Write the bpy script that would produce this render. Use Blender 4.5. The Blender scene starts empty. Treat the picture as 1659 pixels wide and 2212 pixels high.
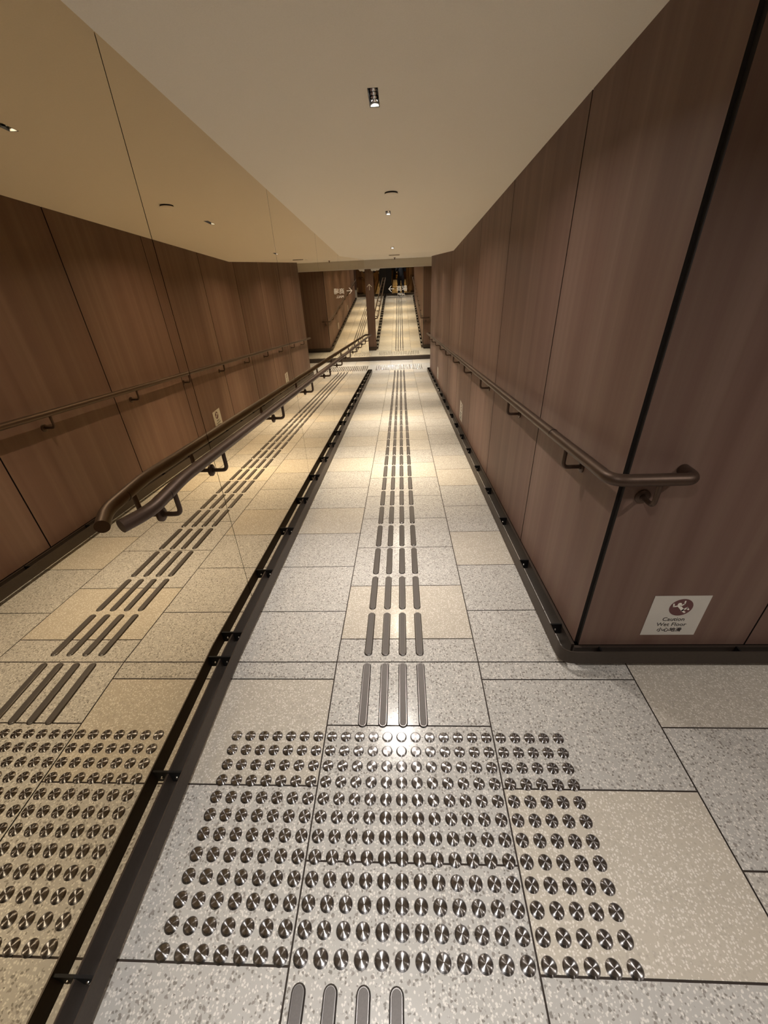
import bpy, bmesh, math, random
from mathutils import Vector, Matrix
random.seed(7)
sc = bpy.context.scene
C = sc.collection

# ---------------------------------------------------------------- camera
TH, PS, RO, HC, FPX = 0.5441, -0.0578, -0.0484, 1.4481, 882.05
fw = Vector((math.sin(PS)*math.cos(TH), math.cos(PS)*math.cos(TH), -math.sin(TH)))
r0 = Vector((math.cos(PS), -math.sin(PS), 0)); u0 = r0.cross(fw)
rt = r0*math.cos(RO) + u0*math.sin(RO); up = -r0*math.sin(RO) + u0*math.cos(RO)
cd = bpy.data.cameras.new('camera'); cam = bpy.data.objects.new('camera', cd); C.objects.link(cam)
cd.sensor_fit = 'HORIZONTAL'; cd.sensor_width = 36; cd.lens = FPX/1659*36
cd.clip_start = 0.003; cd.clip_end = 100
cam.matrix_world = Matrix(((rt.x, up.x, -fw.x, 0), (rt.y, up.y, -fw.y, 0), (rt.z, up.z, -fw.z, HC), (0, 0, 0, 1)))
sc.camera = cam
# ---------------------------------------------------------------- world, view
w = bpy.data.worlds.new('world'); sc.world = w; w.use_nodes = True
w.node_tree.nodes['Background'].inputs[0].default_value = (1, .85, .7, 1)
w.node_tree.nodes['Background'].inputs[1].default_value = 0.0
sc.view_settings.view_transform = 'Standard'; sc.view_settings.look = 'None'
sc.view_settings.gamma = 1; sc.view_settings.use_curve_mapping = False
sc.view_settings.exposure = 0.55
cy = sc.cycles
cy.use_denoising = True; cy.max_bounces = 14; cy.diffuse_bounces = 6; cy.glossy_bounces = 12
cy.sample_clamp_indirect = 4; cy.blur_glossy = 0.3
try: cy.denoising_prefilter = 'ACCURATE'
except Exception: pass
# lamps: colour and power of the downlights, x position and spacing along the corridor
LAMP_X = -0.08
LAMPS = [(0.05, 'top'), (1.975, 'near'), (3.82, 'far'), (5.68, 'far'), (7.5, 'far'), (9.35, 'far'), (11.2, 'end')]
LAMP_COL = {'top': (1.0, .98, .96), 'near': (1.0, .93, .86), 'far': (1.0, .87, .68), 'end': (1.0, .92, .80)}
LAMP_W = {'top': (2.7, 4.7), 'near': (3.9, 5.8), 'far': (9.2, 6.8), 'end': (14.0, 8.0)}   # narrow beam, wide spill
SPREAD = math.radians(66), math.radians(150)

# ---------------------------------------------------------------- dimensions
S = 0.091; YB = 1.1556; YE = 10.47; ZL = -S*(YE-YB)
XM, XR = -0.772, 0.69            # mirror face, wood wall face
YC, YF = 1.17, 10.36            # near and far corners of the side walls
YEND, YBK, XO = 12.03, -1.05, 2.6
KY = 6.2; CT = 1.985 + S*(1.58-YC); CB = 1.985 - S*(KY-1.58)
def fz(y): return 0.0 if y <= YB else (ZL if y >= YE else -S*(y-YB))
def cz(y): return CT if y <= YC else (CB if y >= KY else 1.985 - S*(y-1.58))

# ---------------------------------------------------------------- helpers
def link(name, me, mat=None, parent=None):
    o = bpy.data.objects.new(name, me); C.objects.link(o)
    if mat is not None and me is not None and len(me.materials) == 0: me.materials.append(mat)
    if parent: o.parent = parent
    return o
def build(name, bm, mat, parent=None, smooth=False):
    bmesh.ops.recalc_face_normals(bm, faces=bm.faces)
    me = bpy.data.meshes.new(name); bm.to_mesh(me); bm.free()
    if smooth:
        for p in me.polygons: p.use_smooth = True
        try: me.set_sharp_from_angle(angle=math.radians(smooth if smooth > 1 else 40))
        except Exception: pass
    return link(name, me, mat, parent)
def tag(o, label, cat, group=None, kind=None):
    if label: o['label'] = label
    if cat: o['category'] = cat
    if group: o['group'] = group
    if kind: o['kind'] = kind
    return o
def struct(o, label=None, cat=None):
    o['kind'] = 'structure'
    if label: o['label'] = label
    if cat: o['category'] = cat
    return o
def empty(name, loc, label, cat, group=None):
    o = bpy.data.objects.new(name, None); C.objects.link(o); o.location = loc; o.empty_display_size = .05
    return tag(o, label, cat, group)
def box(bm, a, b):
    x0, y0, z0 = a; x1, y1, z1 = b
    v = [bm.verts.new(p) for p in ((x0,y0,z0),(x1,y0,z0),(x1,y1,z0),(x0,y1,z0),(x0,y0,z1),(x1,y0,z1),(x1,y1,z1),(x0,y1,z1))]
    for f in ((0,3,2,1),(4,5,6,7),(0,1,5,4),(1,2,6,5),(2,3,7,6),(3,0,4,7)): bm.faces.new([v[i] for i in f])
def prism(bm, poly, off):
    """poly: list of 3D points, extruded by vector off"""
    off = Vector(off); a = [bm.verts.new(Vector(p)) for p in poly]; b = [bm.verts.new(Vector(p)+off) for p in poly]
    bm.faces.new(a); bm.faces.new(b[::-1]); n = len(a)
    for i in range(n): bm.faces.new((a[i], b[i], b[(i+1) % n], a[(i+1) % n]))
def round_path(pts, r, n=7):
    pts = [Vector(p) for p in pts]; out = [pts[0]]
    for i in range(1, len(pts)-1):
        a, p, b = pts[i-1], pts[i], pts[i+1]
        da, db = (a-p), (b-p); t = min(r, da.length*.49, db.length*.49)
        if da.normalized().dot(db.normalized()) < -.995: out.append(p); continue
        s, e = p+da.normalized()*t, p+db.normalized()*t
        for k in range(n+1):
            q = k/n; out.append(s*(1-q)**2 + p*2*q*(1-q) + e*q*q)
    out.append(pts[-1]); return out
def sweep(bm, pts, prof, closed=True, upv=Vector((0, 0, 1))):
    """prof: list of (side, up) offsets; swept along pts with a level side vector"""
    rings = []
    for i, p in enumerate(pts):
        t = (pts[min(i+1, len(pts)-1)] - pts[max(i-1, 0)]).normalized()
        s = t.cross(upv)
        s = s.normalized() if s.length > 1e-4 else Vector((1, 0, 0))
        u = s.cross(t).normalized()
        k = 1.0
        rings.append([bm.verts.new(p + s*a + u*b) for a, b in prof])
    n = len(prof)
    for i in range(len(rings)-1):
        for j in range(n): bm.faces.new((rings[i][j], rings[i+1][j], rings[i+1][(j+1) % n], rings[i][(j+1) % n]))
    bm.faces.new(rings[0][::-1]); bm.faces.new(rings[-1])
def tube(bm, pts, r, seg=16):
    """parallel transported round tube"""
    pts = [Vector(p) for p in pts]; rings = []; s = None
    for i, p in enumerate(pts):
        t = (pts[min(i+1, len(pts)-1)] - pts[max(i-1, 0)]).normalized()
        if s is None:
            s = t.orthogonal().normalized()
        s = (s - t*s.dot(t)).normalized(); u = t.cross(s)
        rr = r[i] if isinstance(r, (list, tuple)) else r
        rings.append([bm.verts.new(p + (s*math.cos(2*math.pi*k/seg) + u*math.sin(2*math.pi*k/seg))*rr) for k in range(seg)])
    for i in range(len(rings)-1):
        for j in range(seg): bm.faces.new((rings[i][j], rings[i][(j+1) % seg], rings[i+1][(j+1) % seg], rings[i+1][j]))
    bm.faces.new(rings[0][::-1]); bm.faces.new(rings[-1])
def lathe(bm, prof, seg=24, mat=Matrix.Identity(4)):
    """prof (r, z) revolved about z"""
    rings = []
    for r, z in prof:
        if r < 1e-6: rings.append([bm.verts.new(mat @ Vector((0, 0, z)))])
        else: rings.append([bm.verts.new(mat @ Vector((r*math.cos(2*math.pi*k/seg), r*math.sin(2*math.pi*k/seg), z))) for k in range(seg)])
    for a, b in zip(rings, rings[1:]):
        for k in range(seg):
            k2 = (k+1) % seg
            if len(a) == 1 and len(b) == 1: continue
            if len(a) == 1: bm.faces.new((a[0], b[k], b[k2]))
            elif len(b) == 1: bm.faces.new((a[k], b[0], a[k2]))
            else: bm.faces.new((a[k], b[k], b[k2], a[k2]))
    if len(rings[0]) > 1: bm.faces.new(rings[0][::-1])
    if len(rings[-1]) > 1: bm.faces.new(rings[-1])
def copy_tree(o, parent=None, matrix=None):
    c = o.copy(); C.objects.link(c); c.parent = parent
    for ch in list(o.children): copy_tree(ch, c)
    return c

# ---------------------------------------------------------------- materials
def mat(name, col, rough=.5, metal=0.0, spec=.5, **kw):
    m = bpy.data.materials.new(name); m.use_nodes = True
    b = m.node_tree.nodes['Principled BSDF']
    b.inputs['Base Color'].default_value = (*col, 1); b.inputs['Roughness'].default_value = rough
    b.inputs['Metallic'].default_value = metal; b.inputs['Specular IOR Level'].default_value = spec
    return m
def nodes(m):
    nt = m.node_tree; b = nt.nodes['Principled BSDF']
    def N(t, **kw):
        n = nt.nodes.new(t)
        for k, v in kw.items(): setattr(n, k, v)
        return n
    return nt, b, N
def noise_tint(m, scale, amt, stretch=(1, 1, 1), bump=0, rough_var=0):
    nt, b, N = nodes(m); L = nt.links.new
    tc = N('ShaderNodeTexCoord'); mp = N('ShaderNodeMapping'); mp.inputs['Scale'].default_value = stretch
    nz = N('ShaderNodeTexNoise'); nz.inputs['Scale'].default_value = scale; nz.inputs['Detail'].default_value = 5
    L(tc.outputs['Object'], mp.inputs[0]); L(mp.outputs[0], nz.inputs['Vector'])
    mx = N('ShaderNodeMix', data_type='RGBA', blend_type='MULTIPLY'); mx.inputs[0].default_value = 1
    base = b.inputs['Base Color'].default_value[:]
    mr = N('ShaderNodeMapRange'); mr.inputs['To Min'].default_value = 1-amt; mr.inputs['To Max'].default_value = 1+amt
    L(nz.outputs['Fac'], mr.inputs['Value']); mx.inputs[6].default_value = base; L(mr.outputs[0], mx.inputs[7])
    L(mx.outputs[2], b.inputs['Base Color'])
    if bump:
        bp = N('ShaderNodeBump'); bp.inputs['Strength'].default_value = bump; bp.inputs['Distance'].default_value = .002
        L(nz.outputs['Fac'], bp.inputs['Height']); L(bp.outputs[0], b.inputs['Normal'])
    return m

def make_wood():
    m = mat('wood_veneer', (.2, .12, .085), .55, spec=.3); nt, b, N = nodes(m); L = nt.links.new
    tc = N('ShaderNodeTexCoord')
    mp = N('ShaderNodeMapping'); mp.inputs['Scale'].default_value = (11, 11, .10)
    L(tc.outputs['Object'], mp.inputs[0])
    n1 = N('ShaderNodeTexNoise'); n1.inputs['Scale'].default_value = 1.0; n1.inputs['Detail'].default_value = 3; n1.inputs['Roughness'].default_value = .55
    L(mp.outputs[0], n1.inputs['Vector'])
    mp2 = N('ShaderNodeMapping'); mp2.inputs['Scale'].default_value = (300, 300, 2.0); L(tc.outputs['Object'], mp2.inputs[0])
    n2 = N('ShaderNodeTexNoise'); n2.inputs['Scale'].default_value = 1.0; n2.inputs['Detail'].default_value = 2
    L(mp2.outputs[0], n2.inputs['Vector'])
    r = N('ShaderNodeValToRGB'); e = r.color_ramp.elements
    e[0].position = .30; e[0].color = (.132, .076, .058, 1); e[1].position = .76; e[1].color = (.205, .132, .106, 1)
    x = e.new(.5); x.color = (.158, .095, .074, 1)
    x = e.new(.58); x.color = (.168, .106, .080, 1)
    L(n1.outputs['Fac'], r.inputs[0])
    mr = N('ShaderNodeMapRange'); mr.inputs['To Min'].default_value = .93; mr.inputs['To Max'].default_value = 1.07; L(n2.outputs['Fac'], mr.inputs['Value'])
    mx = N('ShaderNodeMix', data_type='RGBA', blend_type='MULTIPLY'); mx.inputs[0].default_value = 1
    L(r.outputs[0], mx.inputs[6]); L(mr.outputs[0], mx.inputs[7]); L(mx.outputs[2], b.inputs['Base Color'])
    return m
def make_terrazzo():
    m = mat('terrazzo', (.5, .48, .45), .22, spec=.25); nt, b, N = nodes(m); L = nt.links.new
    tc = N('ShaderNodeTexCoord'); at = N('ShaderNodeAttribute'); at.attribute_name = 'tile'
    sp = N('ShaderNodeSeparateColor'); L(at.outputs['Color'], sp.inputs[0])      # r = warmth, g = brightness, b = seed
    off = N('ShaderNodeVectorMath', operation='ADD'); cx = N('ShaderNodeCombineXYZ')
    sc_ = N('ShaderNodeMath', operation='MULTIPLY'); sc_.inputs[1].default_value = 37; L(sp.outputs[2], sc_.inputs[0]); L(sc_.outputs[0], cx.inputs[2])
    L(tc.outputs['Object'], off.inputs[0]); L(cx.outputs[0], off.inputs[1])
    def chips(scale, lo, hi, keep):
        wob = N('ShaderNodeTexNoise'); wob.inputs['Scale'].default_value = scale*1.2; L(off.outputs[0], wob.inputs['Vector'])
        ad = N('ShaderNodeMix', data_type='RGBA', blend_type='LINEAR_LIGHT'); ad.inputs[0].default_value = .55/scale
        L(off.outputs[0], ad.inputs[6]); L(wob.outputs['Color'], ad.inputs[7])
        v = N('ShaderNodeTexVoronoi'); v.inputs['Scale'].default_value = scale; L(ad.outputs[2], v.inputs['Vector'])
        mr = N('ShaderNodeMapRange'); mr.inputs['From Min'].default_value = hi; mr.inputs['From Max'].default_value = lo
        L(v.outputs['Distance'], mr.inputs['Value'])
        s2 = N('ShaderNodeSeparateColor'); L(v.outputs['Color'], s2.inputs[0])
        cmp_ = N('ShaderNodeMath', operation='LESS_THAN'); cmp_.inputs[1].default_value = keep; L(s2.outputs[0], cmp_.inputs[0])
        mu = N('ShaderNodeMath', operation='MULTIPLY'); L(mr.outputs[0], mu.inputs[0]); L(cmp_.outputs[0], mu.inputs[1])
        return mu.outputs[0], s2
    base = N('ShaderNodeMix', data_type='RGBA'); base.inputs[6].default_value = (.405, .388, .362, 1); base.inputs[7].default_value = (.445, .402, .338, 1)
    L(sp.outputs[0], base.inputs[0])
    nz = N('ShaderNodeTexNoise'); nz.inputs['Scale'].default_value = 9; nz.inputs['Detail'].default_value = 8; L(off.outputs[0], nz.inputs['Vector'])
    cl = N('ShaderNodeMapRange'); cl.inputs['To Min'].default_value = .93; cl.inputs['To Max'].default_value = 1.07; L(nz.outputs['Fac'], cl.inputs['Value'])
    m0 = N('ShaderNodeMix', data_type='RGBA', blend_type='MULTIPLY'); m0.inputs[0].default_value = 1; L(base.outputs[2], m0.inputs[6]); L(cl.outputs[0], m0.inputs[7])
    wf, _ = chips(150, .30, .50, .62)
    m1 = N('ShaderNodeMix', data_type='RGBA'); m1.inputs[7].default_value = (.78, .74, .68, 1)
    k1 = N('ShaderNodeMath', operation='MULTIPLY'); k1.inputs[1].default_value = .56; L(wf, k1.inputs[0])
    L(k1.outputs[0], m1.inputs[0]); L(m0.outputs[2], m1.inputs[6])
    df, _ = chips(105, .27, .42, .44)
    inv = N('ShaderNodeMapRange'); inv.inputs['To Min'].default_value = .92; inv.inputs['To Max'].default_value = .16; L(sp.outputs[0], inv.inputs['Value'])
    k2 = N('ShaderNodeMath', operation='MULTIPLY'); L(df, k2.inputs[0]); L(inv.outputs[0], k2.inputs[1])
    m2 = N('ShaderNodeMix', data_type='RGBA'); m2.inputs[7].default_value = (.20, .185, .165, 1); L(k2.outputs[0], m2.inputs[0]); L(m1.outputs[2], m2.inputs[6])
    df2, _ = chips(62, .20, .30, .30)
    k3 = N('ShaderNodeMath', operation='MULTIPLY'); L(df2, k3.inputs[0]); L(inv.outputs[0], k3.inputs[1])
    m3 = N('ShaderNodeMix', data_type='RGBA'); m3.inputs[7].default_value = (.24, .22, .20, 1); L(k3.outputs[0], m3.inputs[0]); L(m2.outputs[2], m3.inputs[6])
    g = N('ShaderNodeMix', data_type='RGBA', blend_type='MULTIPLY'); g.inputs[0].default_value = 1; L(m3.outputs[2], g.inputs[6]); L(sp.outputs[1], g.inputs[7])
    L(g.outputs[2], b.inputs['Base Color'])
    rr = N('ShaderNodeMapRange'); rr.inputs['To Min'].default_value = .15; rr.inputs['To Max'].default_value = .23; L(nz.outputs['Fac'], rr.inputs['Value']); L(rr.outputs[0], b.inputs['Roughness'])
    return m
def make_mirror(name, col):
    m = mat(name, col, 0.0, metal=1.0); return m
M = {}
M['wood'] = make_wood(); M['floor'] = make_terrazzo()
M['mirror'] = make_mirror('bronze_mirror', (.77, .655, .465))
M['endmirror'] = make_mirror('clear_bronze_mirror', (.93, .87, .72))
M['backmirror'] = make_mirror('dim_mirror', (.38, .29, .17))
M['ceil'] = noise_tint(mat('ceiling_paint', (.91, .865, .77), .85, spec=.2), 260, .05, bump=.15)
M['beam'] = noise_tint(mat('beam_paint', (.66, .59, .47), .7, spec=.3), 60, .04)
M['ledge'] = mat('ledge_metal', (.70, .66, .58), .35, spec=.5)
M['grout'] = mat('grout', (.035, .024, .018), .9)
M['dark'] = mat('seam_black', (.010, .006, .004), .8)
M['groove'] = mat('groove_brown', (.028, .014, .009), .9)
M['bronze'] = noise_tint(mat('bronze_tube', (.088, .056, .040), .46, metal=.65), 140, .15)
M['plate'] = noise_tint(mat('plate_bronze', (.070, .054, .043), .5, metal=.6), 90, .18)
M['plinth'] = noise_tint(mat('plinth_brown', (.046, .032, .024), .5, metal=.4), 90, .18)
M['steel'] = mat('bolt_steel', (.6, .58, .55), .25, metal=1)
M['blackmetal'] = mat('black_metal', (.008, .007, .007), .6, spec=.2)
M['barrim'] = mat('bar_steel', (.17, .158, .15), .34, metal=1)
M['grip'] = noise_tint(mat('bar_grip', (.098, .087, .081), .55, metal=.5), 300, .15)
M['chrome'] = mat('chrome', (.75, .76, .80), .12, metal=1)
M['white'] = mat('white_plastic', (.9, .88, .82), .5)
M['grille'] = mat('grille_grey', (.36, .33, .27), .6)
M['sticker'] = noise_tint(mat('sticker_film', (.55, .52, .47), .5), 12, .08)
M['ink'] = mat('sticker_ink', (.03, .022, .02), .6)
M['maroon'] = mat('sticker_maroon', (.12, .045, .045), .5)
M['signwhite'] = mat('sign_white', (.78, .74, .66), .5)
# turned steel of the studs: concentric lathe marks
m = mat('turned_steel', (.30, .285, .28), .27, metal=1); nt, b, N = nodes(m)
b.inputs['Anisotropic'].default_value = 1.0; b.inputs['Anisotropic Rotation'].default_value = .25
tg = N('ShaderNodeTangent', direction_type='RADIAL', axis='Z'); nt.links.new(tg.outputs[0], b.inputs['Tangent'])
M['stud'] = m

# ---------------------------------------------------------------- floor, tile by tile
TILE = {'grey': (0.0, 1.0), 'warm': (1.0, 1.0)}
def tile_floor():
    bm = bmesh.new(); lay = bm.loops.layers.float_color.new('tile'); g = .0024
    rnd = random.Random(3)
    special = {}
    def quad(x0, x1, y0, y1, warm):
        c = (warm, .96+.07*rnd.random(), rnd.random(), 1)
        v = [bm.verts.new((x, y, fz(y))) for x, y in ((x0+g, y0+g), (x1-g, y0+g), (x1-g, y1-g), (x0+g, y1-g))]
        f = bm.faces.new(v)
        for l in f.loops: l[lay] = c
    T = .4018
    cols = [(-.3+.6*i, -.3+.6*(i+1)) for i in range(-4, 6)]
    for ci, (x0, x1) in enumerate(cols):
        i = ci-4; odd = (i % 2 != 0)
        # upper landing
        y = 1.0705 if odd else .8747
        ys = [YB]
        while y > -9.2: ys.append(y); y -= T
        for k, (b_, a_) in enumerate(zip(ys, ys[1:])):
            warm = 1 if rnd.random() < .3 else .12*rnd.random()
            if i == -1: warm = {0: 0, 1: .85, 2: 0, 3: 0}.get(k, warm)
            if i == 0: warm = {0: 0, 1: 0, 2: 0, 3: .1}.get(k, warm)
            if i == 1: warm = {0: 0, 1: 0, 2: 1, 3: 0}.get(k, warm)
            if i == 2: warm = {0: .8, 1: 0, 2: .4}.get(k, warm)
            if x0 < XM-.05 and x1 < XM: continue
            if x1 > XO+.01 : continue
            X0 = max(x0, XM-.01)
            quad(X0, x1, a_, b_, warm)
        # ramp
        if -.95 < x0 < .35:
            y = YB + (.3294 if odd else .1361); ys = [YB]
            while y < YE-.05: ys.append(y); y += T
            ys.append(YE)
            for k, (a_, b_) in enumerate(zip(ys, ys[1:])):
                warm = .7*rnd.random()+.2 if rnd.random() < .35 else .15*rnd.random()
                if i == -1: warm = {0: 0, 1: 0, 2: 0, 3: .9, 4: 0}.get(k, warm)
                if i == 0: warm = {0: 0, 1: 1, 2: 0, 3: 0, 4: 0, 5: .1, 6: .8, 7: 0}.get(k, warm)
                if i == 1: warm = {0: 0, 1: 0, 2: .9, 3: 0, 4: 0, 5: .9}.get(k, warm)
                quad(max(x0, XM-.01), min(x1, XR+.01), a_, b_, warm)
        # lower landing
        if -2.75 < x0 < 2.6:
            y = YE; ys = [YE]
            y = YE + (.2 if odd else .4)
            while y < YEND-.05: ys.append(y); y += T
            ys.append(YEND)
            for a_, b_ in zip(ys, ys[1:]):
                quad(max(x0, -XO), min(x1, XO), a_, b_, 1 if rnd.random() < .3 else .1)
    me = bpy.data.meshes.new('floor'); bmesh.ops.recalc_face_normals(bm, faces=bm.faces)
    for f in bm.faces:
        if f.normal.z < 0: f.normal_flip()
    bm.to_mesh(me); bm.free()
    o = link('floor', me, M['floor']); struct(o, 'speckled terrazzo tile floor of the landing and ramp', 'floor')
    bm = bmesh.new()
    prof = [(-9.2, fz(-1)), (YB, 0), (YE, ZL), (YEND+.1, ZL)]
    lo = [(-XO, y, z-.004) for y, z in prof]
    prism(bm, lo + [(-XO, y, z-.15) for y, z in prof[::-1]], (2*XO, 0, 0))
    s = build('floor_bed', bm, M['grout'], o); s['label'] = 'dark joints between the tiles'
tile_floor()

# ---------------------------------------------------------------- ceiling with openings for the lamps
LW, LL = .036, .146
def ceiling():
    bm = bmesh.new()
    cuts = sorted({-9.2, YC, KY, YEND+.1} | {y-LL/2 for y, _ in LAMPS} | {y+LL/2 for y, _ in LAMPS})
    for a, b_ in zip(cuts, cuts[1:]):
        inl = any(abs((a+b_)/2 - y) < LL/2-.001 for y, _ in LAMPS)
        xs = [(-XO, LAMP_X-LW/2), (LAMP_X+LW/2, XO)] if inl else [(-XO, XO)]
        for x0, x1 in xs:
            prism(bm, [(x0, a, cz(a)), (x0, b_, cz(b_)), (x0, b_, cz(b_)+.12), (x0, a, cz(a)+.12)], (x1-x0, 0, 0))
    struct(build('ceiling', bm, M['ceil']), 'plain beige ceiling sloping down with the ramp', 'ceiling')
ceiling()

# ---------------------------------------------------------------- walls
def panel_side(bm, x, t, y0, y1, g=.0045, lo=.0):
    """panel standing on the yz plane at x, thickness t, following floor and ceiling"""
    a, b_ = y0+g, y1-g
    ks = [a] + [k for k in (YB, YC, KY, YE) if a < k < b_] + [b_]
    poly = [(x, y, fz(y)+lo) for y in ks] + [(x, y, cz(y)) for y in ks[::-1]]
    prism(bm, poly, (t, 0, 0))
def wall_right():
    bm = bmesh.new()
    js = [YC+.012, 2.02, 3.10]
    while js[-1] + 1.08 < YF-.3: js.append(js[-1]+1.08)
    js.append(YF-.008)
    for a, b_ in zip(js, js[1:]): panel_side(bm, XR, .02, a, b_, lo=.090)
    # returns at the two ends
    for (yy, t) in ((YC, .02), (YF, -.02)):
        xs = [XR+.008, 1.35, 2.0, XO]
        z0, z1 = fz(yy)+.090, cz(yy)
        for a, b_ in zip(xs, xs[1:]): prism(bm, [(a+.003, yy, z0), (b_-.003, yy, z0), (b_-.003, yy, z1), (a+.003, yy, z1)], (0, t, 0))
    bmesh.ops.recalc_face_normals(bm, faces=bm.faces)
    for f in bm.faces:
        if f.calc_area() < .12: f.material_index = 1  # panel edges coloured black for the shade inside the gaps
    o = struct(build('wall_right', bm, M['wood']), 'wood-veneer panelled wall with vertical grain on the right of the ramp', 'wall')
    o.data.materials.append(M['dark'])
    bm = bmesh.new()
    panel_side(bm, XR+.02, .05, YC+.02, YF-.02, g=0)
    for yy, t in ((YC+.02, .05), (YF-.02, -.05)):
        prism(bm, [(XR+.02, yy, fz(yy)), (XO, yy, fz(yy)), (XO, yy, cz(yy)), (XR+.02, yy, cz(yy))], (0, t, 0))
    g = build('groove', bm, M['dark'], o); g['label'] = 'dark shadow gap between the veneer panels'
wall_right()
def wall_left():
    bm = bmesh.new(); panel_side(bm, XM-.06, .05, YBK, YF-.02, g=0)
    o = struct(build('wall_left', bm, M['groove']), 'left wall of the ramp behind the mirror panels', 'wall')
    bm = bmesh.new()
    xs = [XM-.0, -1.35, -2.0, -XO]
    for a, b_ in zip(xs, xs[1:]): prism(bm, [(a-.002, YF, fz(YF)), (b_+.003, YF, fz(YF)), (b_+.003, YF, cz(YF)), (a-.002, YF, cz(YF))], (0, -.02, 0))
    e = build('end_panel', bm, M['wood'], o); e['label'] = 'wood-veneer end face of the mirror wall'
wall_left()
def mirror_wall():
    js = [YBK, .02, 1.51]
    while js[-1]+1.49 < YF-.5: js.append(js[-1]+1.49)
    js.append(YF)
    words = ['behind the camera beside the upper landing', 'beside the stud field on the upper landing', 'at the ramp head above the handrail end',
             'third from the stud field', 'fourth from the stud field', 'fifth from the stud field', 'sixth from the stud field', 'last before the lower landing', 'far']
    for i, (a, b_) in enumerate(zip(js, js[1:])):
        bm = bmesh.new(); panel_side(bm, XM, -.008, a, b_, g=.0020, lo=.083)
        o = build('wall_mirror', bm, M['mirror'])
        tag(o, 'bronze mirror panel on the left wall, ' + words[min(i, 8)], 'mirror', 'bronze mirror panels of the left wall')
mirror_wall()
def room_sides():
    bm = bmesh.new()
    prism(bm, [(XO, y, z) for y, z in ((-9.2, 0), (YC+.02, 0), (YC+.02, CT), (-9.2, CT))], (.05, 0, 0))
    for sx in (XO, -XO):
        prism(bm, [(sx, y, z) for y, z in ((YF-.02, ZL), (YEND, ZL), (YEND, CB), (YF-.02, CB))], (.05 if sx > 0 else -.05, 0, 0))
    prism(bm, [(.8, -9.2, 0), (XO, -9.2, 0), (XO, -9.2, CT), (.8, -9.2, CT)], (0, -.05, 0))
    prism(bm, [(.80, y, z) for y, z in ((-9.2, 0), (YBK-.08, 0), (YBK-.08, CT), (-9.2, CT))], (-.05, 0, 0))
    struct(build('wall_back', bm, M['wood']), 'wood-panelled passage walls beyond the two landings', 'wall')
    # wall behind the camera carries a mirror too
    bm = bmesh.new(); box(bm, (XM-.05, YBK-.08, 0), (.80, YBK-.012, CT))
    struct(build('wall_near', bm, M['wood']), 'end wall of the upper landing behind the photographer', 'wall')
    bm = bmesh.new(); box(bm, (-.44, YBK-.012, .10), (.797, YBK, CT-.002))
    tag(build('landing_mirror', bm, M['backmirror']), 'bronze mirror on the upper landing wall behind the photographer', 'mirror')
    bm = bmesh.new(); box(bm, (XM+.002, YBK-.012, .002), (.797, YBK+.02, .098))
    struct(build('baseboard_near', bm, M['plate']), 'dark metal base below the upper landing mirror', 'baseboard')
    bm = bmesh.new(); box(bm, (XM+.002, YBK-.011, .10), (-.444, YBK+.03, CT-.002))
    tag(build('dark_slab', bm, M['blackmetal']), 'black stand-in door beside the upper landing mirror', 'slab')  # plain black panel added to give a dark zone beside the mirror
    # far end wall
    bm = bmesh.new(); box(bm, (-XO, YEND+.008, ZL), (XO, YEND+.08, CB))
    struct(build('wall_far', bm, M['wood']), 'end wall of the lower landing', 'wall')
    bm = bmesh.new(); box(bm, (-XO+.002, YEND, ZL+.03), (XO-.002, YEND+.007, 1.385))
    tag(build('end_mirror', bm, M['endmirror']), 'wide bronze mirror facing up the ramp on the lower landing wall', 'mirror')
    bm = bmesh.new(); box(bm, (-XO+.001, 11.97, ZL+.001), (XO-.001, YEND-.001, ZL+.095))
    struct(build('baseboard_far', bm, M['plate']), 'dark metal base along the foot of the end mirror', 'baseboard')
    bm = bmesh.new(); box(bm, (-XO, 11.955, 1.388), (XO, YEND+.007, CB-.001))
    o = struct(build('trim_1', bm, M['beam']), 'beige bulkhead beam across the top of the end mirror', 'beam')
    bm = bmesh.new(); box(bm, (-XO, 11.945, 1.370), (XO, 11.975, 1.388)); build('ledge', bm, M['ledge'], o)
room_sides()
# plinths behind the bumper rails
def plinth(name, pts, label):
    bm = bmesh.new(); sweep(bm, [Vector(p) for p in pts], [(-.006, 0), (.006, 0), (.006, .081 if name == 'baseboard_left' else .084), (-.006, .081 if name == 'baseboard_left' else .084)])
    struct(build(name, bm, M['plinth']), label, 'baseboard')
plinth('baseboard_left', [(XM-.003, YBK+.03, .001), (XM-.003, YB, .001), (XM-.003, YF, fz(YF)+.001)], 'brown metal plinth below the mirror wall')
plinth('baseboard_right', round_path([(XO, YC-.006, .001), (XR-.007, YC-.006, .001)], .01) , 'brown metal plinth under the return wall panel')
bm = bmesh.new(); sweep(bm, [Vector((XR-.007, YC, .001-S*.014)), Vector((XR-.007, YF, fz(YF)+.001))], [(-.006, 0), (.006, 0), (.006, .084), (-.006, .084)])
struct(build('baseboard_ramp', bm, M['plinth']), 'brown metal plinth under the right ramp wall', 'baseboard')

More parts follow.
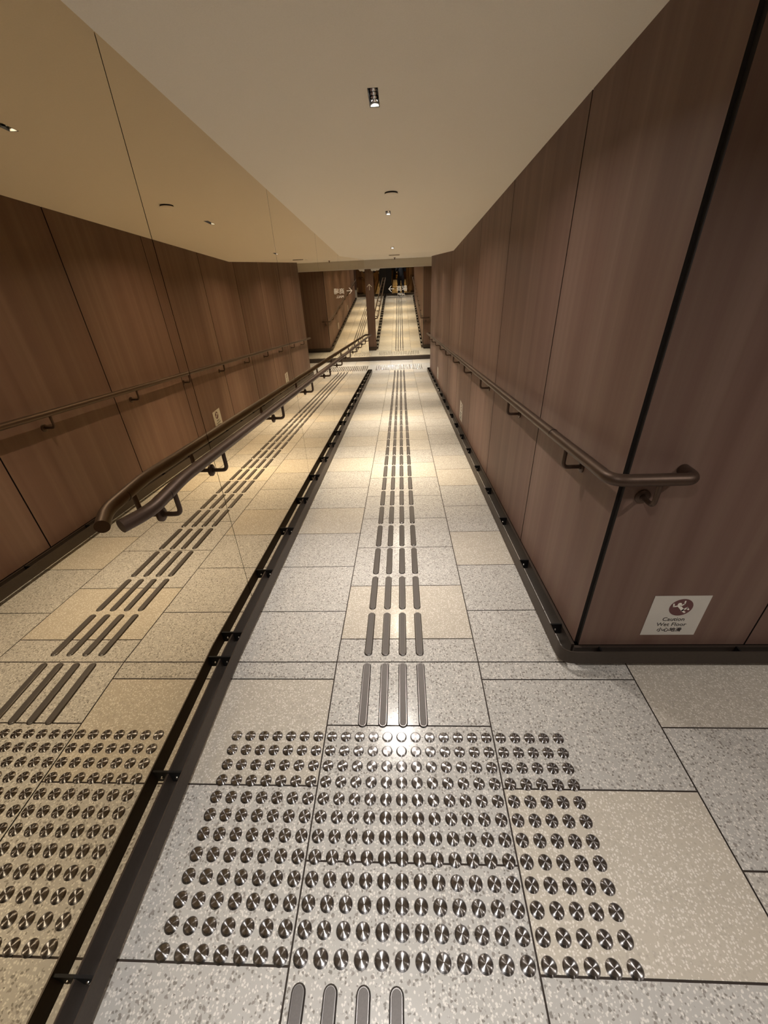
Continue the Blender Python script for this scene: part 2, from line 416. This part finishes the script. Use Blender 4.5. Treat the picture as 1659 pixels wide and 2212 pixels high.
# ---------------------------------------------------------------- bumper rails along the wall feet
def bumper(name, label, path, brackets):
    root = empty(name, path[0], label, 'rail'); off = Vector(path[0])
    pts = round_path(path, .055, 8)
    bm = bmesh.new(); sweep(bm, [p - off for p in pts], [(-.002, .030), (.002, .030), (.002, .097), (-.002, .097)])
    build('plate', bm, M['plate'], root, smooth=30)
    for (p, d, gap) in brackets:       # p on the plate's wall side, d direction towards the wall (unit), gap to wall
        p = Vector(p); d = Vector(d); s = Vector((-d.y, d.x, 0))
        fwd = Vector((0, 1, 0)) if abs(d.x) > .5 else Vector((1, 0, 0))
        bm = bmesh.new()
        a = p - off
        # upright web across the gap, its face to the viewer, and a narrow top lip
        prism(bm, [a+Vector((0, 0, .034)), a+d*gap+Vector((0, 0, .034)), a+d*gap+Vector((0, 0, .088)), a+Vector((0, 0, .088))], fwd*.004)
        prism(bm, [a+Vector((0, 0, .0882)), a+d*gap+Vector((0, 0, .0882)), a+d*gap+Vector((0, 0, .0902)), a+Vector((0, 0, .0902))], fwd*.006)
        br = build('bracket', bm, M['blackmetal'], root); br['label'] = 'black metal bracket'
        bm = bmesh.new()
        R = Matrix.Rotation(math.pi/2, 4, 'X') if abs(d.x) > .5 else Matrix.Rotation(-math.pi/2, 4, 'Y')
        lathe(bm, [(.0052, 0), (.0052, .003), (.0035, .005), (0, .0052)], 12, Matrix.Translation(a + d*gap*.5 + Vector((0, 0, .062))) @ R)
        bo = build('bolt', bm, M['steel'], br, smooth=True); bo['label'] = 'bright steel bolt head'
XPR, XPL = .6245, -.7205
def zr(y): return fz(y)
pr = [(XO-.02, 1.126, 0), (XPR, 1.126, 0), (XPR, YF+.045, fz(YF+.045)), (XO-.02, YF+.045, ZL)]
brs = [((XPR+.002, y, fz(y)), (1, 0, 0), .051) for y in [1.29+.51*k for k in range(18)]]
brs += [((x, 1.128, 0), (0, 1, 0), .030) for x in (.776, 1.31, 1.83, 2.35)]
bumper('bumper_rail', 'dark bronze bumper rail along the foot of the right wood wall', pr, brs)
pl = [(XPL, YBK+.05, 0), (XPL, YB, 0), (XPL, YF+.045, fz(YF+.045)), (-XO+.02, YF+.045, ZL)]
ysl = [-.66, -.22, .22, .66, 1.108] + [1.247+.487*k for k in range(19)]
bumper('bumper_rail', 'dark bronze bumper rail along the foot of the mirror wall', pl,
       [((XPL-.002, y, fz(y)), (-1, 0, 0), .0495) for y in ysl])

# ---------------------------------------------------------------- handrails
def rail_bracket(root, off, p, d, wall_gap):
    """p centre of tube, d unit vector to the wall"""
    p = Vector(p) - off; d = Vector(d)
    bm = bmesh.new()
    path = round_path([p+Vector((0, 0, -.015)), p+Vector((0, 0, -.092)), p+Vector((0, 0, -.092))+d*(wall_gap-.003)], .022, 6)
    tube(bm, path, .0078, 12)
    b_ = build('bracket', bm, M['bronze'], root, smooth=50)
    bm = bmesh.new()
    q = Vector((0, 0, 1)).rotation_difference(-d).to_matrix().to_4x4()
    lathe(bm, [(.024, 0), (.024, .004), (.021, .0065), (.011, .0075), (.011, .011)], 24, Matrix.Translation(p+Vector((0, 0, -.092))+d*wall_gap) @ q)
    build('flange', bm, M['bronze'], b_, smooth=True)
def rail(label, path, r, brs, collars):
    root = empty('handrail', path[0], label, 'handrail'); off = Vector(path[0])
    pts = round_path(path, .05, 9)
    bm = bmesh.new(); tube(bm, [p-off for p in pts], r, 24); build('rail_tube', bm, M['bronze'], root, smooth=50)
    for p, d, g in brs: rail_bracket(root, off, p, d, g)
    for a, b_ in collars:
        a, b_ = Vector(a)-off, Vector(b_)-off
        bm = bmesh.new(); tube(bm, [a, b_], r+.0006, 24); c = build('collar', bm, M['dark'], root, smooth=50); c['label'] = 'thin dark joint ring'
RX, RZ = .617, .872
def rz(y): return RZ - S*(max(y, 1.12)-1.12)
path = [(.858, YC-.001, RZ), (.858, 1.105, RZ), (RX, 1.105, RZ), (RX, YF+.065, rz(YF+.065)), (.858, YF+.065, rz(YF+.065)), (.858, YF+.001, rz(YF+.065))]
brs = [((RX, 1.467+.911*k, rz(1.467+.911*k)), (1, 0, 0), XR-RX) for k in range(10)]
brs += [((.762, 1.105, RZ), (0, 1, 0), YC-1.105), ((.762, YF+.065, rz(YF+.065)), (0, -1, 0), .065)]
rail('bronze tube handrail on the right wood wall, bending round the corner', path, .019, brs, [((RX, 1.62, rz(1.62)), (RX, 1.622, rz(1.622)))])
LX, LZ = -.707, .890
def lz(y): return LZ - S*(max(y, YB)-YB)
path = [(-.746, .877, .887), (LX, .955, .888), (LX, YB, LZ), (LX, YF-.06, lz(YF-.06)), (XM+.004, YF-.01, lz(YF-.01))]
brs = [((LX, y, lz(y)), (-1, 0, 0), LX-XM) for y in [1.085, 1.47] + [2.36+.9*k for k in range(9)]]
rail('bronze tube handrail in front of the bronze mirror wall on the left', path, .019, brs, [((LX, 1.045, LZ-.002), (LX, 1.0475, LZ-.002))])

# ---------------------------------------------------------------- tactile studs and bars
ORD = ['first', 'second', 'third', 'fourth', 'fifth', 'sixth', 'seventh', 'eighth', 'ninth', 'tenth', 'eleventh', 'twelfth', 'thirteenth',
       'fourteenth', 'fifteenth', 'sixteenth', 'seventeenth', 'eighteenth', 'nineteenth', 'twentieth', 'twenty-first', 'twenty-second', 'twenty-third', 'twenty-fourth',
       'twenty-fifth', 'twenty-sixth', 'twenty-seventh', 'twenty-eighth', 'twenty-ninth', 'thirtieth', 'thirty-first', 'thirty-second']
STUD = [(.0186, 0), (.0186, .0008), (.0150, .0046), (.0142, .0050), (.0120, .0052), (.0110, .00515), (0, .0054)]
bm = bmesh.new(); lathe(bm, STUD, 36)
stud = build('tactile_stud', bm, M['stud'], smooth=25)
GX, GY, P = -.6246, .832, .05
first = True
for j in range(12):
    for i in range(24):
        o = stud if first else stud.copy()
        if not first: C.objects.link(o)
        first = False
        o.location = (GX+P*i, GY-P*j, .0002); o.rotation_euler.z = 0
        k = 11-j
        row = 'nearest row' if k == 0 else ('farthest row' if k == 11 else ORD[k] + ' row from the near edge')
        col = 'leftmost' if i == 0 else ('rightmost' if i == 23 else ORD[i] + ' from the left')
        tag(o, f'round steel tactile stud, {col} in the {row}', 'stud', 'steel warning studs on the upper landing')
# the same field at the foot of the ramp, far beyond three hundred: one object
src = stud.data
vs = [v.co.copy() for v in src.vertices]; fs = [tuple(p.vertices) for p in src.polygons]
V, F = [], []
for j in range(12):
    for i in range(24):
        n = len(V); V += [v + Vector((-.642+P*i, 10.77+P*j, ZL+.0002)) for v in vs]; F += [tuple(n+a for a in f) for f in fs]
me = bpy.data.meshes.new('tactile_stud_field'); me.from_pydata(V, [], F)
o = link('tactile_stud_field', me, M['steel']); tag(o, 'field of steel studs across the foot of the ramp on the lower landing', 'studs', kind='stuff')
for p in me.polygons: p.use_smooth = True
# bars
def stadium(L, W, n=8):
    r = W/2; out = []
    for k in range(n+1):
        a = math.pi*k/n; out.append((r*math.cos(a), L/2-r+r*math.sin(a)))
    for k in range(n+1):
        a = math.pi+math.pi*k/n; out.append((r*math.cos(a), -(L/2-r)+r*math.sin(a)))
    return out
def loft(bm, layers):
    rings = [[bm.verts.new((x, y, z)) for x, y in stadium(L, W)] for L, W, z in layers]
    n = len(rings[0])
    for a, b_ in zip(rings, rings[1:]):
        for k in range(n): bm.faces.new((a[k], a[(k+1) % n], b_[(k+1) % n], b_[k]))
    bm.faces.new(rings[0][::-1]); bm.faces.new(rings[-1])
BL, BW = .284, .0345
bm = bmesh.new(); loft(bm, [(BL, BW, 0), (BL, BW, .0008), (BL-.006, BW-.006, .0046), (BL-.0075, BW-.0075, .005)])
bar = build('tactile_bar', bm, M['barrim'], smooth=25)
bm = bmesh.new(); loft(bm, [(BL-.011, BW-.011, .0048), (BL-.011, BW-.011, .0053), (BL-.0125, BW-.0125, .0056)])
gs = build('grip_strip', bm, M['grip'], bar); gs['label'] = 'dull grey grip strip'
bars_done = False
def put_bars(yc, xs, label_of, group):
    global bars_done
    for k, x in enumerate(xs):
        if not bars_done: o = bar; bars_done = True
        else: o = copy_tree(bar)
        z = fz(yc)
        on_ramp = YB < yc < YE
        o.location = (x, yc, z+.0004); o.rotation_euler.x = -math.atan(S) if on_ramp else 0
        tag(o, label_of(k), 'bar', group)
side = ['leftmost', 'second', 'third', 'rightmost']
BX = [-.1685, -.0935, -.0185, .0560]
put_bars(.2424-.142, [-.2677, -.1925, -.1150, -.0380], lambda k: f'steel tactile guide bar at the near side of the stud field, {side[k]} of four', 'guide bars on the upper landing')
put_bars(1.008, BX, lambda k: f'steel tactile guide bar between stud field and ramp top, {side[k]} of four', 'guide bars on the upper landing')
yc = 1.330; n = 0
while yc < 10.60:
    if abs(yc-YE) < .15 : yc_ = yc
    put_bars(yc, BX, lambda k: f'steel tactile guide bar in the {ORD[n]} set down the ramp, {side[k]} of four', 'guide bars down the ramp')
    yc += .3065; n += 1

# ---------------------------------------------------------------- downlights
HD = .045
m = mat('led', (1, 1, 1), .5); b = m.node_tree.nodes['Principled BSDF']; b.inputs['Emission Color'].default_value = (1, .95, .88, 1); b.inputs['Emission Strength'].default_value = 70; M['led'] = m
def downlight(y, kind, label):
    z = cz(y); tilt = -math.atan(S) if YC < y < KY else 0.0
    root = empty('downlight', (LAMP_X, y, z), label, 'ceiling light', 'slot downlights along the ceiling'); root.rotation_euler.x = tilt
    bm = bmesh.new(); hw, hl = LW/2-.0006, LL/2-.0006
    # open-bottomed housing
    t = .002
    for a, b_ in (((-hw, -hl, 0), (-hw+t, hl, HD)), ((hw-t, -hl, 0), (hw, hl, HD)), ((-hw+t, -hl, 0), (hw-t, -hl+t, HD)), ((-hw+t, hl-t, 0), (hw-t, hl, HD)), ((-hw, -hl, HD), (hw, hl, HD+t))):
        box(bm, a, b_)
    build('housing', bm, M['blackmetal'], root)
    bm = bmesh.new(); box(bm, (-hw+t, hl-t-.0008, .0006), (hw-t, hl-t-.0002, .022)); build('glow_plate', bm, M['white'], root)  # white plate added at the far end so the slot looks lit
    for k in range(5):
        cyk = (-2+k)*.0272
        bm = bmesh.new()
        seg = 16
        prof = [(.0120, .0115), (.0100, .0140), (.0075, .0165), (.0046, .019)]
        rings = [[bm.verts.new((r*math.cos(2*math.pi*q/seg), cyk+r*math.sin(2*math.pi*q/seg), zz)) for q in range(seg)] for r, zz in prof]
        for a, b_ in zip(rings, rings[1:]):
            for q in range(seg): bm.faces.new((a[q], a[(q+1) % seg], b_[(q+1) % seg], b_[q]))
        bm.faces.new(rings[-1])
        rf = build('reflector', bm, M['chrome'], root, smooth=True)
        bm = bmesh.new(); lathe(bm, [(.0044, .0185), (0, .0185)], 12, Matrix.Translation((0, cyk, 0))); build('emitter', bm, M['led'], rf)
    for wt, sp_ in zip(LAMP_W[kind], SPREAD):
        ld = bpy.data.lights.new('downlight_beam', 'AREA'); ld.shape = 'RECTANGLE'; ld.size = .028; ld.size_y = .132
        ld.energy = wt; ld.color = LAMP_COL[kind]; ld.spread = sp_
        lo = bpy.data.objects.new('downlight_beam', ld); C.objects.link(lo); lo.parent = root; lo.location = (0, 0, -.0012)
names = ['above the photographer on the upper landing', 'nearest on the sloping ceiling, above the head of the ramp', 'on the sloping ceiling, just beyond the round cover plate',
         'at the low end of the sloping ceiling', 'first on the level ceiling', 'second on the level ceiling', 'above the lower landing before the end mirror']
for (y, k), nme in zip(LAMPS, names): downlight(y, k, 'narrow black slot downlight ' + nme)
# passage behind the upper landing has lamps as well; the first is added to brighten the landing
PASS = (.1, -2.2, -4.6, -7.2)
for y in PASS:
    bm = bmesh.new(); box(bm, (1.66, y-.07, CT-.004), (1.74, y+.07, CT-.0005))
    o = build('ceiling_lamp', bm, M['blackmetal']); tag(o, 'slim ceiling lamp ' + ('added right of the photographer to brighten the upper landing', 'nearest in the back passage', 'second in the back passage', 'farthest in the back passage')[PASS.index(y)], 'ceiling light', 'lamps of the back passage')
    ld = bpy.data.lights.new('passage_beam', 'AREA'); ld.shape = 'RECTANGLE'; ld.size = .06; ld.size_y = .13; ld.energy = 9; ld.color = LAMP_COL['near']; ld.spread = SPREAD[1]
    lo = bpy.data.objects.new('passage_beam', ld); C.objects.link(lo); lo.parent = o; lo.location = (1.7, y, CT-.006)

# ---------------------------------------------------------------- small ceiling fittings
def ceiling_disc(name, x, y, r, label, cat, drop=.010, mt='ceil'):
    z = cz(y); root = empty(name, (x, y, z), label, cat); root.rotation_euler.x = -math.atan(S) if YC < y < KY else 0
    bm = bmesh.new(); lathe(bm, [(r*.93, -.0005), (r*.93, -drop+.002)], 32); c = build('shade_ring', bm, M['dark'], root, smooth=True)  # shade in the gap above the cover, painted as a black ring
    bm = bmesh.new(); lathe(bm, [(r, -drop+.0018), (r, -drop), (r*.97, -drop-.001), (0, -drop-.0012)], 32); build('cover', bm, M[mt], root, smooth=True)
ceiling_disc('sprinkler_cover', -.045, 3.24, .044, 'round flush sprinkler cover plate on the sloping ceiling', 'sprinkler cover')
# octagonal grille and a sprinkler head near the end
z = cz(7.0)
root = empty('speaker_grille', (-.075, 6.9, z), 'pale octagonal speaker grille on the level ceiling', 'speaker')
bm = bmesh.new(); lathe(bm, [(.078, -.0005), (.078, -.008), (.070, -.012), (.066, -.012)], 8); build('rim', bm, M['grille'], root)
bm = bmesh.new(); lathe(bm, [(.066, -.0105), (.066, -.013), (0, -.013)], 8); build('mesh_cover', bm, M['beam'], root)
root = empty('fire_sprinkler', (-.10, 9.8, CB), 'tiny brass sprinkler head under the ceiling near the end beam', 'sprinkler')
bm = bmesh.new(); lathe(bm, [(.022, -.0005), (.022, -.004), (.009, -.008), (.009, -.026), (.004, -.030)], 16); build('body', bm, mat('brass', (.12, .05, .025), .4, metal=.6), root, smooth=True)
bm = bmesh.new(); lathe(bm, [(.004, -.030), (.015, -.033), (.015, -.035), (0, -.0352)], 16); build('deflector', bm, M['plinth'], root, smooth=True)
# scalloped white cover under the beam
root = empty('beam_cover', (-.615, 11.95, 1.37), 'small white cover with scalloped lower edge under the end beam', 'cover')
bm = bmesh.new(); pts = [(-.115, 0)]
for c0 in (-.078, -.01, .058):
    for k in range(9):
        a = math.pi + math.pi*k/8; pts.append((c0+.034*math.cos(a), -.026+.024*math.sin(a)*(1.0 if c0 < .03 else .6)))
pts += [(.115, 0)]
prism(bm, [(x, 0, zz) for x, zz in pts], (0, .03, 0)); build('shell', bm, M['white'], root)

# ---------------------------------------------------------------- writing
def text_mesh(txt, size, ext=.0004, bold=0.0, align='CENTER'):
    cu = bpy.data.curves.new('t', 'FONT'); cu.body = txt; cu.size = size; cu.extrude = ext; cu.offset = bold; cu.align_x = align; cu.resolution_u = 4
    ob = bpy.data.objects.new('t', cu); C.objects.link(ob)
    dg = bpy.context.evaluated_depsgraph_get(); me = bpy.data.meshes.new_from_object(ob.evaluated_get(dg))
    bpy.data.objects.remove(ob); return me
def flat(bm, poly, t=.0006, z=0.0):
    prism(bm, [(x, y, z) for x, y in poly], (0, 0, t))
def limb(bm, a, b_, wd, z, t=.0006):
    a, b_ = Vector(a), Vector(b_); d = (b_-a).normalized(); n = Vector((-d.y, d.x))*wd/2
    flat(bm, [a+n-d*wd*.3, a-n-d*wd*.3, b_-n+d*wd*.3, b_+n+d*wd*.3], t, z)
def sticker(loc, rot, label):
    """210 mm square caution sticker, local x right, y up, z out"""
    root = empty('caution_sticker', loc, label, 'sticker', 'wet floor caution stickers'); root.rotation_euler = rot
    h = .103
    bm = bmesh.new(); box(bm, (-h, -h, .0003), (h, h, .0012)); build('film', bm, M['sticker'], root)
    bm = bmesh.new(); cx, cyy, r = .008, .045, .0425
    flat(bm, [(cx+r*math.cos(2*math.pi*k/40), cyy+r*math.sin(2*math.pi*k/40)) for k in range(40)], .0004, .0012)
    pic = build('pictogram_disc', bm, M['maroon'], root); pic['label'] = 'maroon disc'
    bm = bmesh.new()
    hx, hy = cx-.010, cyy+.016
    flat(bm, [(hx+.0075*math.cos(2*math.pi*k/20), hy+.0075*math.sin(2*math.pi*k/20)) for k in range(20)], .0004, .0016)
    z = .0016
    limb(bm, (hx+.002, hy-.010), (hx+.020, hy-.030), .011, z)            # torso
    limb(bm, (hx-.004, hy-.008), (hx-.019, hy-.012), .005, z); limb(bm, (hx-.019, hy-.012), (hx-.022, hy+.002), .005, z)
    limb(bm, (hx+.006, hy-.008), (hx+.017, hy+.002), .005, z); limb(bm, (hx+.017, hy+.002), (hx+.016, hy+.016), .005, z)
    limb(bm, (hx+.019, hy-.030), (hx+.033, hy-.018), .007, z); limb(bm, (hx+.033, hy-.018), (hx+.040, hy-.027), .006, z)
    limb(bm, (hx+.017, hy-.031), (hx+.030, hy-.041), .007, z)
    f = build('falling_figure', bm, M['signwhite'], pic); f['label'] = 'white slipping figure'
    for txt, y, sz, bd in (('Caution', -.022, .026, 0.0), ('Wet Floor', -.050, .026, 0.0), ('小心地滑', -.079, .0235, .0003)):
        o = link('lettering', text_mesh(txt, sz, bold=bd), M['ink'], root); o.location = (0, y-.003, .0016)
hp = math.pi/2
sticker((1.031, YC-.0004, .249), (hp, 0, 0), 'white wet floor caution sticker low on the return wall beside the corner')
sticker((XR-.0004, 4.745, fz(4.745)+.265), (hp, 0, -hp), 'white caution sticker low on the ramp wall, nearer of the two')
sticker((XR-.0004, 8.09, fz(8.09)+.265), (hp, 0, -hp), 'white caution sticker low on the ramp wall, farther of the two')
# direction sign on the end mirror
def arrow(bm, w_, h_, t):
    limb(bm, (-w_/2, 0), (w_/2, 0), t, 0, .0012); limb(bm, (-w_/2, 0), (-w_/2+h_/2, h_/2), t, 0, .0013); limb(bm, (-w_/2, 0), (-w_/2+h_/2, -h_/2), t, 0, .0011)
root = empty('direction_sign', (0, YEND-.0008, .905), 'white left arrow and mall lettering stuck on the end mirror', 'sign'); root.rotation_euler = (hp, 0, 0)
bm = bmesh.new(); arrow(bm, .135, .135, .014); a = build('arrow', bm, M['signwhite'], root); a.location = (-.225, 0, 0)
o = link('lettering', text_mesh('商場', .14, .0006, 0), M['signwhite'], root); o.location = (.045, -.052, 0)
o = link('lettering', text_mesh('MALL', .083, .0006, .0), M['signwhite'], root); o.location = (.03, -.155, 0)
root = empty('arrow_sign', (-.905, YF+.0008, .90), 'white upward arrow on the wood end face of the mirror wall', 'sign'); root.rotation_euler = (hp, 0, math.pi)
bm = bmesh.new(); limb(bm, (0, -.075), (0, .075), .014, 0, .0012); limb(bm, (0, .075), (-.068, .007), .014, 0, .0013); limb(bm, (0, .075), (.068, .007), .014, 0, .0011)
build('arrow', bm, M['signwhite'], root)

# ---------------------------------------------------------------- the photographer, seen in the end mirror
def skin(name, verts, edges, radii, material, parent=None, root=0, sub=2):
    me = bpy.data.meshes.new(name); me.from_pydata([Vector(v) for v in verts], edges, [])
    ob = bpy.data.objects.new(name, me); C.objects.link(ob)
    md = ob.modifiers.new('s', 'SKIN'); md.use_smooth_shade = True
    for i, r in enumerate(radii):
        sv = me.skin_vertices[0].data[i]; sv.radius = r if isinstance(r, tuple) else (r, r); sv.use_root = (i == root)
    sb = ob.modifiers.new('u', 'SUBSURF'); sb.levels = sub; sb.render_levels = sub
    dg = bpy.context.evaluated_depsgraph_get(); m2 = bpy.data.meshes.new_from_object(ob.evaluated_get(dg))
    bpy.data.objects.remove(ob)
    for p in m2.polygons: p.use_smooth = True
    m2.materials.clear(); o = link(name, m2, material, parent); return o
def person():
    px, py = .045, -.36
    root = empty('person', (px, py, 0), 'person in a dark jacket and trousers raising a phone with both hands', 'person')
    SK = mat('skin', (.50, .30, .21), .55); CL = noise_tint(mat('jacket', (.010, .011, .015), .85, spec=.1), 14, .5)
    TR = mat('trousers', (.010, .009, .011), .9, spec=.1); SH = mat('shoe_leather', (.012, .011, .011), .5); HR = mat('hair', (.010, .008, .007), .6)
    # body with head and limbs, one surface
    H = 1.66
    v = [(0,0,.90),(0,.0,1.05),(0,-.005,1.22),(0,-.01,1.36),(0,-.005,1.43),(0,.015,1.50),
         (.09,0,.86),(.10,.02,.48),(.10,.0,.09),(.11,.10,.04),(-.09,0,.86),(-.10,.02,.48),(-.10,.0,.09),(-.11,.10,.04),
         (.165,-.01,1.355),(.235,.03,1.12),(.085,.245,1.33),(-.165,-.01,1.355),(-.235,.03,1.12),(-.085,.245,1.33)]
    e = [(0,1),(1,2),(2,3),(3,4),(4,5),(0,6),(6,7),(7,8),(8,9),(0,10),(10,11),(11,12),(12,13),(3,14),(14,15),(15,16),(3,17),(17,18),(18,19)]
    r = [(.10,.08),(.10,.08),(.11,.085),(.10,.075),.05,.05,.062,.045,.034,.03,.062,.045,.034,.03,.055,.042,.026,.055,.042,.026]
    skin('body', v, e, r, SK, root)
    # head
    bm = bmesh.new(); bmesh.ops.create_uvsphere(bm, u_segments=28, v_segments=20, radius=1)
    for q in bm.verts:
        x, y, z = q.co; s = 1 - .22*max(0, -z)**1.5
        q.co = Vector((x*.073*s, y*.092*(1-.10*max(0, -z)), z*.112))
        if y > .8 and -.35 < z < .05 and abs(x) < .22: q.co.y += .016*(1-abs(x)/.22)         # nose
        if y > .6 and .0 < z < .22 and .2 < abs(x) < .55: q.co.y -= .007                      # eye sockets
    lathe(bm, [(.016, -.004), (.013, .008), (.008, .022), (.004, .040), (0, .044)], 12, Matrix.Translation((0, .086, -.022)) @ Matrix.Rotation(.30, 4, 'X'))
    hd = build('head', bm, SK, root, smooth=80); hd.location = (0, .035, 1.575)
    for sx in (-1, 1):
        bm = bmesh.new(); bmesh.ops.create_uvsphere(bm, u_segments=12, v_segments=8, radius=1)
        for q in bm.verts: q.co = Vector((q.co.x*.010+sx*.074, q.co.y*.018-.005, q.co.z*.030-.008))
        build('ear', bm, SK, hd, smooth=80)
        bm = bmesh.new(); bmesh.ops.create_uvsphere(bm, u_segments=10, v_segments=8, radius=.010)
        for q in bm.verts: q.co += Vector((sx*.029, .076, .010))
        ey = build('eye', bm, M['signwhite'], hd, smooth=80)
        bm = bmesh.new(); bmesh.ops.create_uvsphere(bm, u_segments=10, v_segments=8, radius=.0055)
        for q in bm.verts: q.co += Vector((sx*.029, .0825, .009))
        build('iris', bm, HR, ey, smooth=80)
    bm = bmesh.new(); box(bm, (-.022, .078, -.052), (.022, .084, -.046)); build('mouth', bm, mat('lips', (.35, .14, .11), .5), hd)
    bm = bmesh.new(); bmesh.ops.create_uvsphere(bm, u_segments=28, v_segments=20, radius=1)
    for q in list(bm.verts):
        x, y, z = q.co; q.co = Vector((x*.083, y*.101-.008, z*.118+.008))
    bmesh.ops.delete(bm, geom=[q for q in bm.verts if q.co.z < .045 and q.co.y > .012 or q.co.z < -.07], context='VERTS')
    build('hair', bm, HR, hd, smooth=80)
    # clothes
    v = [(0,0,.76),(0,0,1.02),(0,-.005,1.22),(0,-.01,1.37),(0,-.005,1.42),(.165,-.01,1.36),(.235,.03,1.12),(.098,.222,1.315),(-.165,-.01,1.36),(-.235,.03,1.12),(-.098,.222,1.315)]
    e = [(0,1),(1,2),(2,3),(3,4),(3,5),(5,6),(6,7),(3,8),(8,9),(9,10)]
    skin('jacket', v, e, [(.185,.145),(.165,.13),(.17,.13),(.15,.11),.066,.078,.062,.040,.078,.062,.040], CL, root)
    v = [(0,0,1.04),(0,0,.90),(.095,0,.80),(.105,.02,.48),(.103,.0,.055),(-.095,0,.80),(-.105,.02,.48),(-.103,.0,.055)]
    e = [(0,1),(1,2),(2,3),(3,4),(1,5),(5,6),(6,7)]
    skin('trousers', v, e, [(.15,.115),(.155,.12),.108,.078,.066,.108,.078,.066], TR, root)
    for sx in (-1, 1):
        bm = bmesh.new(); bmesh.ops.create_uvsphere(bm, u_segments=20, v_segments=12, radius=1)
        for q in bm.verts:
            x, y, z = q.co; zz = max(z, -.45)
            q.co = Vector((x*.047*(1-.15*y), y*.135+.045, (zz+.45)*.055*(1-.35*max(0, y))))
        s = build('shoe', bm, SH, root, smooth=80); s.location = (sx*.105, 0, .001); s.rotation_euler.z = -sx*.12
    # phone, just behind the camera's lens
    PX = -px; PY = -py-.012
    # hands: palm and five separate fingers each, skinned from the wrist
    for sx in (-1, 1):
        wx, wy, wz = sx*.085, .245, 1.33
        hx = PX + sx*.052      # edge of the phone
        v = [(wx, wy, wz), (hx+sx*.030, .275, 1.378), (hx+sx*.022, .296, 1.408)]
        e = [(0, 1), (1, 2)]; r = [.026, (.034, .018), (.034, .015)]
        base = len(v)
        for k in range(4):
            zk = 1.398+.019*k; ln = (.9, 1.0, 1.03, .84)[3-k]
            a = len(v)
            v += [(hx+sx*.020, .306, zk-.003), (hx+sx*.012, PY+.016+.020*ln*0, zk+.004), (hx-sx*.012*ln, PY+.016, zk+.006), (hx-sx*.022*ln, PY+.010, zk+.006)]
            e += [(2, a), (a, a+1), (a+1, a+2), (a+2, a+3)]; r += [.0095, .0085, .0078, .0066]
        a = len(v)
        v += [(hx+sx*.012, .290, 1.384), (hx+sx*.004, .315, 1.392), (hx-sx*.012, PY-.020, 1.402)]
        e += [(1, a), (a, a+1), (a+1, a+2)]; r += [.012, .010, .0085]
        skin('hand', v, e, r, SK, root, sub=2)
    ph = empty('phone', (0, -.014, HC-.012), 'dark phone held upright in front of the person', 'phone')
    bm = bmesh.new(); flat(bm, [(-.038, -.078), (.038, -.078), (.038, .078), (-.038, .078)], .008)
    bmesh.ops.bevel(bm, geom=[e_ for e_ in bm.edges if abs(e_.verts[0].co.z-e_.verts[1].co.z) > .004], offset=.010, segments=4, affect='EDGES')
    b_ = build('body', bm, M['blackmetal'], ph); b_.rotation_euler = (hp, 0, 0); b_.location = (0, .004, -.055)
    bm = bmesh.new(); box(bm, (-.033, -.0046, -.125), (.033, -.0042, .015)); build('screen', bm, mat('phone_screen', (.02, .02, .02), .1), ph)
    bm = bmesh.new(); lathe(bm, [(.008, 0), (.008, .002), (0, .002)], 16, Matrix.Translation((.02, .004, .005)) @ Matrix.Rotation(-hp, 4, 'X')); build('lens', bm, M['chrome'], ph)
person()
